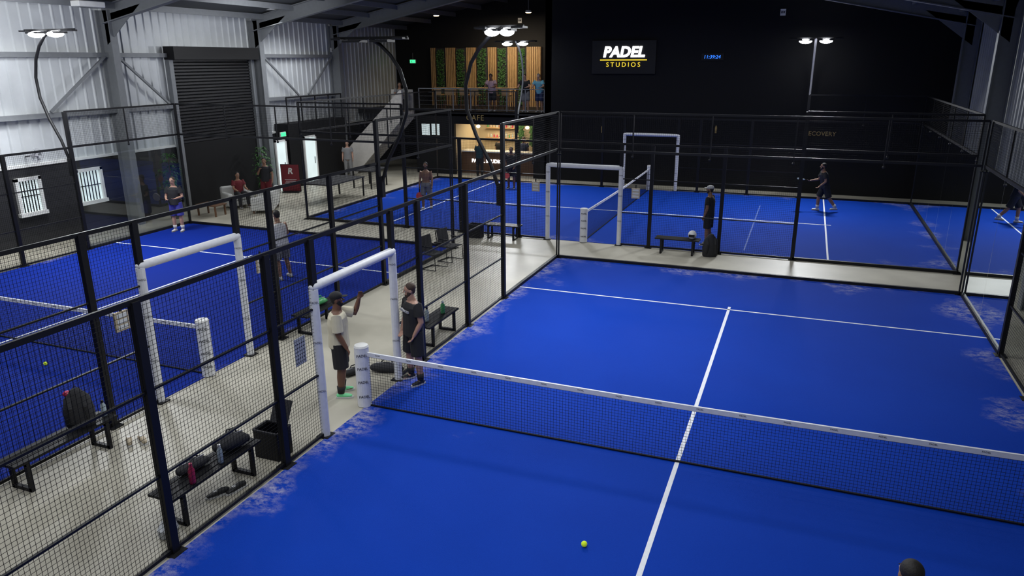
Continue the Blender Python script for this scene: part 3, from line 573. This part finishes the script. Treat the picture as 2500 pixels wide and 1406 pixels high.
e,J,T,s=person('shirtless person in grey shorts walking on far court with a coral racket',(-6.77,15.1,.012),head_to(.2,-1),1.78,legs=[((.08,.15,-1),(.02,-.1,-1)),((-.08,-.1,-1),(-.02,-.25,-1))],skin='skin3',top=None,bottom='cl_grey',shoes='shoew',beard=True)
racket('coral racket hanging in the shirtless player\'s hand',wpt(e,T(J[0][5])+V((0,.02,-.08))),(0,-.1,-1),'coral',(0,1,0))
e,J,T,s=person('person in dark shirt at the far side of the far court near the cafe',(-5.48,20.5,.012),head_to(.1,-1),1.8,skin='skin1',top='cl_black',bottom='cl_black',shoes='shoeb',arms=[((.2,.0,-1),(-.3,.6,-.9)),((-.2,.0,-1),(.3,.6,-.9))])
racket('orange racket hanging in front of the dark shirted player by the cafe',wpt(e,T(J[0][5])+V((0,.06,-.06))),(.1,-.1,-1),'coral',(0,1,0))
person('person in black with white cap standing in far court behind the bench',(3.78,12.9,.012),head_to(-1,.2),1.82,skin='skin3',top='cl_black',bottom='cl_black',shoes='shoeb',cap='cl_white',beard=True,arms=[((.12,-.1,-1),(.0,.2,-1)),((-.1,0,-1),(0,.3,-1))])
e,J,T,s=person('player in black stepping left on the far court\'s right half',(7.05,19.6,.012),head_to(-1,-.25),1.82,lean=(12,0),legs=[((.1,.35,-1),(.05,.0,-1)),((-.12,-.35,-1),(-.05,-.75,-1))],arms=[((.25,.3,-1),(0,.95,-.15)),((-.25,-.1,-1),(0,.6,-.5))],skin='skin3',top='cl_black',bottom='cl_black',shoes='shoew',socks='cl_white',beard=True)
racket('pale racket held forward by the stepping player in black',wpt(e,T(J[0][5])+V((0,.08,0))),(-1,-.2,.15),'clear',(0,0,1))
p=G(2232,1372,1.78)
person('dark haired person at the bottom right corner, only the hair in view',(p.x,p.y,.012),20,1.8,skin='skin3',top='cl_black',bottom='cl_black',shoes='shoew',vox=.008)
p=G(655,497)
person('person in black shirt and dark red shorts standing beside the plant and sofa',(p.x,p.y,0),head_to(.5,-1),1.82,skin='skin3',top='cl_black',bottom='cl_red',shoes='shoeb',arms=[((.3,.2,-1),(-.5,.6,.9)),((-.3,0,-1),(0,.4,-1))])
person('person in grey standing at the foot of the staircase',(-14.,20.9,0),head_to(.5,-1),1.76,skin='skin2',top='cl_grey',bottom='cl_grey',shoes='shoeb',longp=True)
RA=[((.3,.55,-.8),(-.3,.95,-.12)),((-.3,.55,-.8),(.3,.95,-.12))]
for px,l,t_,b_,sk,hr in((1200,'person in pale pink shirt leaning on the balcony railing','cl_pink','cl_black','skin1','hair'),(1281,'person in black shirt leaning on the balcony railing','cl_black','cl_grey','skin2','hairb'),(1315,'person in sky blue shirt and navy shorts leaning on the balcony railing','cl_sky','cl_navy','skin2','cl_grey')):
    x=U(px,270,1,YM+.5).x
    person(l,(x,YM+.62,3),head_to(.05,-1),1.8,arms=RA,lean=(16,0),head=(0,12),skin=sk,hair=hr,top=t_,bottom=b_,shoes='shoew',vox=.013,legs=[((.06,-.12,-1),(.02,-.12,-1)),((-.06,.1,-1),(-.02,-.1,-1))])
person('person in grey shirt at the top of the staircase looking down',(-12.15,22.9,2.63),head_to(.6,-1),1.78,arms=RA,lean=(14,0),skin='skin3',top='cl_grey',bottom='cl_black',shoes='shoeb',vox=.013)
person('person in dark teal shirt seen from behind at the cafe counter',(-8.15,23.2,0),head_to(.1,1),1.8,skin='skin1',top='cl_teal',bottom='cl_black',shoes='shoeb',vox=.013,longp=True)
person('person with dark hair serving behind the cafe counter, left',(-8.0,25.4,0),head_to(0,-1),1.75,skin='skin2',top='cl_black',bottom='cl_black',shoes='shoeb',vox=.014,longp=True)
person('bearded person serving behind the cafe counter, right',(-6.7,25.3,0),head_to(0,-1),1.78,skin='skin1',top='cl_navy',bottom='cl_black',shoes='shoeb',vox=.014,longp=True,beard=True)
person('person in dark red shirt sitting on the left lounge seat',(-13.7,13.0,0),head_to(1,-.5),1.75,hipz=.56,legs=[((.15,1,.02),(.03,.1,-1)),((-.15,1,.02),(-.03,.1,-1))],arms=[((.2,.4,-1),(-.1,1,-.2)),((-.2,.4,-1),(.1,1,-.2))],skin='skin3',top='cl_red',bottom='cl_black',shoes='shoeb',longp=True,vox=.013)
# ---------------------------------------------------------------- furniture and small things
def bench(loc,rz,L,label):
    e=E('bench',loc,label,'bench','black slatted benches',rz)
    for i in range(4): MB().box((-.15+i*.1,0,.435),(.088,L,.035)).build('seat_board','black',e,bevel=.005)
    for y in(-L/2+.18,L/2-.18):
        mb=MB()
        for x in(-.16,.16): mb.beam((x,y,0),(x,y,.41),.05,.05)
        mb.beam((-.18,y,.395),(.18,y,.395),.05);mb.beam((-.18,y,.025),(.18,y,.025),.05);mb.build('leg_frame','black',e)
    return e
bench((-.42,-2.95,0),0,1.55,'black bench by the nearest fence holding dark bags and a pink bottle')
bench((-2.85,-3.1,0),0,1.55,'black bench at left edge of walkway with a backpack on it')
bench((-.3,3.15,0),0,1.3,'black bench right of the gate with two bottles on it')
bench((-2.88,2.85,0),0,1.3,'black bench behind the gate with small green bags on it')
bench((-2.3,11.62,0),pi/2,1.2,'black bench beside the bin in front of the far court')
bench((3.1,11.62,0),pi/2,1.25,'black bench beside the backpack and white helmet')
def backpack(loc,rz,m,label,sc=1.):
    e=E('backpack',loc,label,'backpack',None,rz)
    MB().loft([(0,0,.03*sc),(0,0,.2*sc),(0,-.01,.38*sc),(0,-.02,.46*sc)],[(.16*sc,.1*sc),(.17*sc,.115*sc),(.14*sc,.09*sc),(.07*sc,.05*sc)],side=(1,0,0),n=18).build('main_bag',m,e,smooth=True)
    MB().loft([(0,.1*sc,.06*sc),(0,.11*sc,.2*sc),(0,.09*sc,.27*sc)],[(.12*sc,.05*sc),(.125*sc,.055*sc),(.09*sc,.03*sc)],side=(1,0,0),n=14).build('front_pocket',m,e,smooth=True)
    for x in(-.08,.08): MB().loft([(x*sc,-.08*sc,.42*sc),(x*sc,-.15*sc,.3*sc),(x*sc*1.2,-.1*sc,.08*sc)],[(.025,.006)]*3,side=(1,0,0),n=8).build('strap',m,e)
    MB().loft([(-.03*sc,0,.49*sc),(0,0,.53*sc),(.03*sc,0,.49*sc)],[.008]*3,n=6).build('top_loop',m,e);return e
def bag(loc,rz,m,label,L=.45,r=.12):
    e=E('holdall',loc,label,'bag',None,rz);MB().loft([(-L/2,0,r*.75),(-L*.25,0,r*.85),(0,0,r*.9),(L*.3,0,r*.8),(L/2,0,r*.6)],[(r*.7,r*.6),(r,r*.78),(r*1.05,r*.82),(r*.9,r*.75),(r*.5,r*.45)],side=(0,1,0),n=16).build('main_bag',m,e,smooth=True)
    MB().loft([(-L*.25,0,r*1.5),(-L*.12,.02,r*2.1),(L*.12,.02,r*2.1),(L*.25,0,r*1.4)],[.011]*4,n=7).build('handle',m,e);MB().beam((-L*.4,-.01,r*1.6),(L*.4,-.01,r*1.6),.012).build('zip','lgrey',e);return e
def bottle(loc,m,label,h=.25,r=.037,cap='black'):
    e=E('bottle',loc,label,'bottle');MB().loft([(0,0,0),(0,0,h*.1),(0,0,h*.68),(0,0,h*.82),(0,0,h*.88)],[r*.95,r,r,r*.5,r*.45],n=16,rnd=(0,0)).build('flask',m,e,smooth=True);MB().loft([(0,0,h*.86),(0,0,h)],[r*.55,r*.5],n=12,rnd=(0,0)).build('cap',cap,e);return e
SZ=.455
e=backpack((-2.85,-2.75,SZ),.9,'tgrey','dark backpack standing upright on the leftmost bench',1.15);MB().ell((-.1,.03,.5),(.06,.05,.045)).build('red_pouch','plred',e,smooth=True)
bottle((-2.8,-2.42,SZ),'clear','clear water bottle beside the backpack on the leftmost bench')
bag((-.42,-2.5,SZ),1.2,'tgrey','dark round-topped bag at the back of the nearest bench',.38,.13)
bag((-.5,-3.1,SZ),1.4,'tgrey','flat black racket bag at the front of the nearest bench',.38,.09)
bottle((-.28,-3.35,SZ),'plred','pink bottle standing on the nearest bench',.27,.04,'plred');bottle((-.3,-2.85,SZ),'clear','clear ribbed bottle standing on the nearest bench',.26,.036,'white')
bottle((-.32,2.8,SZ),'clear','clear bottle on bench right of the gate',.3,.04);bottle((-.25,3.35,SZ),'grn','green bottle on bench right of the gate',.26,.045,'clear')
bottle((-2.8,2.5,SZ),'clear','pale bottle on the bench behind the gate');bag((-2.9,2.95,SZ),1.4,'grn','small green bag on the bench behind the gate',.3,.09)
bag((-.35,1.3,0),.3,'tgrey','dark bag lying on the floor behind the net post',.5,.11);bag((-.85,1.0,0),1.2,'cl_black','flat black bag lying left beside the dark floor bag',.35,.08)
def sneaker(loc,rz,m,label,g):
    e=E('sneaker',loc,label,'shoe',g,rz);MB().loft([(0,-.1,.05),(0,-.03,.06),(0,.07,.045),(0,.14,.035)],[(.035,.04),(.04,.045),(.043,.03),(.034,.02)],side=(1,0,0),n=12).build('upper',m,e,smooth=True)
    MB().prism([(-.035,-.13,0),(.035,-.13,0),(.045,.05,0),(.04,.14,0),(0,.18,0),(-.04,.14,0),(-.045,.05,0)],0,(0,0,.025)).build('sole','shoew',e)
    MB().bb(-.02,.02,-.0,.07,.07,.085).build('laces','shoew',e);return e
sneaker((-2.55,-2.3,0),.9,'beige','left pale sneaker on the floor right of the backpack bench','sneakers on the walkway');sneaker((-2.4,-2.2,0),1.1,'beige','right pale sneaker on the floor right of the backpack bench','sneakers on the walkway')
sneaker((-.35,-2.9,0),2.6,'shoeb','black shoe under the middle of the nearest bench','shoes under the nearest bench');sneaker((-.22,-2.72,0),2.9,'shoeb','black shoe under the far end of the nearest bench','shoes under the nearest bench')
def basket(loc,label,lid=False):
    e=E('wire_basket',loc,label,'basket');a,b,h=.2,.15,.42
    for sx_,sy_ in((0,1),(0,-1),(1,0),(-1,0)):
        m=MB()
        if sx_==0: m.bb(-a,a,sy_*b-.004,sy_*b+.004,.02,h)
        else: m.bb(sx_*a-.004,sx_*a+.004,-b,b,.02,h)
        m.build('side','black',e)
    mb=MB()
    for p,q in(((-a,-b),(a,-b)),((a,-b),(a,b)),((a,b),(-a,b)),((-a,b),(-a,-b))):mb.beam((p[0],p[1],h),(q[0],q[1],h),.025)
    mb.build('rim','tgrey',e);MB().bb(-a,a,-b,b,0,.02).build('base','black',e)
    if lid: MB().beam((0,b,h),(0,b+.16,h+.3),.3,.015,up=(0,-1,0)).build('lid','tgrey',e)
    return e
basket((-.36,-1.8,0),'black box basket with raised lid beside the nearest fence',True)
basket((-3.15,11.5,0),'black bin with dark contents left of the bench before the far court')
p=G(412,1305)
e=E('carrier_bag',(p.x,p.y,0),'crumpled white plastic bag on the floor by the nearest fence','bag')
MB().loft([(0,0,.02),(.01,.0,.1),(0,.02,.16),(.02,0,.2)],[(.09,.12),(.11,.13),(.08,.09),(.03,.05)],side=(1,0,0),n=9).build('bag_body','paper',e);MB().loft([(-.03,0,.2),(0,0,.27),(.05,0,.2)],[.012]*3,n=6).build('handle','paper',e)
backpack((4.02,11.6,0),.3,'cl_black','large black backpack on the floor at the far court fence',1.3)
e=E('helmet',(3.5,11.62,SZ),'white rounded helmet on the bench beside the large backpack','helmet');MB().ell((0,0,.12),(.12,.14,.13)).build('shell','white',e,smooth=True);MB().bb(-.08,.08,-.15,-.1,.08,.15).build('visor','black',e)
def chair(loc,rz,label):
    e=E('cantilever_chair',loc,label,'chair','black cantilever chairs',rz)
    MB().bb(-.23,.23,-.22,.22,.43,.46).build('seat','tgrey',e,bevel=.01);MB().box((0,-.24,.68),(.44,.03,.42),MX.Rotation(.15,3,'X')).build('backrest','tgrey',e)
    for x in(-.25,.25): MB().loft([(x,-.3,.88),(x,-.22,.44),(x,.24,.44),(x,.26,.04),(x,-.24,.02)],[.013]*5,n=8).build('leg_tube','black',e)
    MB().beam((-.25,-.24,.02),(.25,-.24,.02),.026).build('floor_bar','black',e)
    for x in(-.26,.26): MB().bb(x-.02,x+.02,-.15,.15,.64,.67).build('armrest','black',e)
chair((-2.7,7.7,0),-pi/2-.2,'nearer black cantilever chair on walkway by left court glass');chair((-2.65,8.6,0),-pi/2-.2,'farther black cantilever chair on walkway by left court glass')
def score(p,axis,label):
    e=E('scoreboard',p,label,'scoreboard','small beige scoreboards',0 if axis==1 else pi/2)
    MB().box((0,0,0),(.24,.03,.3)).build('board','beige',e)
    for k in range(3): MB().box((0,-.02,.09-k*.09),(.18,.015,.06)).build('number_flap','paper',e)
    MB().box((0,0,.2),(.03,.02,.1)).build('hook','black',e)
score(U(297,783,0,-3.16),0,'beige scoreboard on left court fence, left of its gate');score(U(637,645,0,-3.16),0,'beige scoreboard on left court fence, right of its gate')
score(U(1308,455,1,11.96),1,'beige scoreboard on far court fence, left of its gate');score(U(1552,472,1,11.96),1,'beige scoreboard on far court fence, right of its gate')
p=U(733,857,0,-.03);mb=MB().bb(-.003,.003,-.12,.12,-.2,.2);e=E('notice_sheet',p,'white printed notice sheet on nearest fence left of the gate','notice');mb.build('sheet','paper',e)
mb=MB()
for i in range(5):
    for j in range(6): mb.bb(.0035,.005,-.1+i*.042,-.085+i*.042,-.17+j*.055,-.15+j*.055)
mb.build('print','cl_navy',e)
for p,l in((G(1426,1336),'yellow ball on the nearest court in front of the net'),(G(112,893),'yellow ball lying on the left court')):
    e=tag(MB().ell((0,0,.0),(.034,.034,.034),n=20,k=14).build('padel_ball','ball',smooth=True),l,'ball','yellow balls');e.location=(p.x,p.y,.046)
    MB().loft([(.0345*math.cos(a),.0345*math.sin(a)*.7,.0345*math.sin(a)*.7) for a in [i*.4 for i in range(16)]],[.0015]*16,n=5).build('seam','paper',e)
def sofa(loc,rz,w,label):
    e=E('sofa',loc,label,'sofa','lounge sofas',rz);MB().bb(-w/2,w/2,-.4,.4,.12,.32).build('base','sofa',e,bevel=.03)
    MB().bb(-w/2,w/2,-.42,-.22,.3,.8).build('backrest','sofa',e,bevel=.06)
    for x in(-w/2+.09,w/2-.09): MB().bb(x-.09,x+.09,-.4,.4,.3,.6).build('armrest','sofa',e,bevel=.05)
    n=2 if w>1.2 else 1
    for i in range(n): ww=(w-.36)/n;MB().bb(-w/2+.18+i*ww+.01,-w/2+.18+(i+1)*ww-.01,-.22,.4,.32,.45).build('cushion','sofa',e,bevel=.04)
    for x in(-w/2+.1,w/2-.1):
        for y in(-.32,.32): MB().beam((x,y,0),(x,y,.13),.05).build('leg','woodd',e)
sofa((-12.4,12.9,0),2.1,1.7,'pale two-seat sofa facing away from the far court');sofa((-13.75,12.95,0),-2.03,1.0,'pale armchair holding the seated person')
table((-13.6,11.4,0),.9,.6,.42,'low timber coffee table beside the pale armchair','table','woodd','woodd',None,'coffee_table')
p=G(820,487)
table((p.x,p.y,0),1.3,2.4,.8,'long dark games table left of the far court glass','table','tgrey','black',None,'games_table')
p=G(905,455);table((p.x,p.y,0),1.0,1.4,.8,'farther small dark table near the staircase','table','tgrey','black',None,'side_table')
e=E('banner_stand',(-13.9,16.4,0),'maroon upright banner sign with a white R on the lounge floor','banner',None,.35)
MB().box((0,0,.62),(.75,.03,1.1)).build('panel','red',e);MB().box((0,.02,.62),(.8,.03,1.15)).build('frame','black',e);MB().box((0,0,.03),(.7,.35,.05)).build('foot','black',e)
text('R',.34,(0,-.02,.9),(pi/2,0,0),'white',e,world=False,off=.012,shear=.15)
for k in range(4): MB().box((0,-.018,.55-k*.07),(.5-.08*(k%2),.004,.018)).build('print_line','white',e)
def plant(loc,h,label,n=200):
    e=E('potted_plant',loc,label,'plant','lounge plants');MB().loft([(0,0,0),(0,0,.35)],[.16,.2],n=16,rnd=(0,0)).build('pot','tgrey',e);mb=MB()
    for k in range(n):
        a=random.random()*6.3;z=.4+random.random()*(h-.4);r=.4*math.sin(pi*min(1,(z-.2)/h))*random.random();q=V((r*math.cos(a),r*math.sin(a),z));s=.09
        mb.quad(q,q+V((s*math.cos(a+.5),s*math.sin(a+.5),.03)),q+V((s*2*math.cos(a),s*2*math.sin(a),-.05)),q+V((s*math.cos(a-.5),s*math.sin(a-.5),.03)))
    mb.build('foliage','green',e);MB().loft([(0,0,.3),(.03,0,h*.5),(0,0,h*.9)],[.02,.015,.01],n=6).build('stem','woodd',e)
plant((-14.4,10.5,0),2.3,'tall dark leafy plant against the wall left of the seated person');plant((-14.3,15.2,0),2.0,'leafy plant behind the person in dark red shorts')
for i,(px,py) in enumerate(((215,10),(670,20),(885,47))):
    p=U(px,py,0,XL+1.2);e=E('ceiling_heater',p,'white box heater hanging high %s'%('at far left','above right edge of the shutter','near the unlit floodlight')[i],'heater','white hanging heaters');MB().box((0,0,0),(.35,.9,.16)).build('case','white',e,bevel=.02);MB().box((0,0,-.09),(.28,.8,.02)).build('grille','steel',e)
    for s in(-.3,.3): MB().beam((0,s,.08),(0,s,.6),.01).build('hanger','steel',e)
p=U(90,380,0,XL+.5);e=E('wall_fan',p,'small round grey wall fan at far left','fan',None)
m=MB()
for k in range(4): r=.05+.05*k;m.loft([(0.0,r*math.cos(a),r*math.sin(a)) for a in [i*pi/8 for i in range(17)]],[.006]*17,n=5)
for k in range(8): m.beam((0,0,0),(0,.2*math.cos(k*pi/4),.2*math.sin(k*pi/4)),.006)
m.build('guard','lgrey',e);MB().loft([(-.12,0,0),(-.01,0,0)],[.07,.05],n=14).build('motor','lgrey',e);MB().beam((-.5,0,-.05),(-.1,0,0),.03).build('bracket','black',e)
m=MB()
for k in range(4): a=k*pi/2;m.add([(-.01,0,0),(-.02,.17*math.cos(a),.17*math.sin(a)),(.0,.17*math.cos(a+.7),.17*math.sin(a+.7))],[(0,1,2)])
m.build('blades','steel',e)
p=U(808,122,0,XL);e=E('security_box',p,'small white sensor box on the cladding left of the staircase','sensor');MB().box((.03,0,0),(.1,.2,.2)).build('case','white',e,bevel=.01);MB().box((.08,0,-.02),(.02,.1,.06)).build('lens','letter',e)
# world
w=D.worlds.new('world');SC.world=w;w.use_nodes=True;w.node_tree.nodes['Background'].inputs[0].default_value=(.5,.58,.7,1);w.node_tree.nodes['Background'].inputs[1].default_value=.14
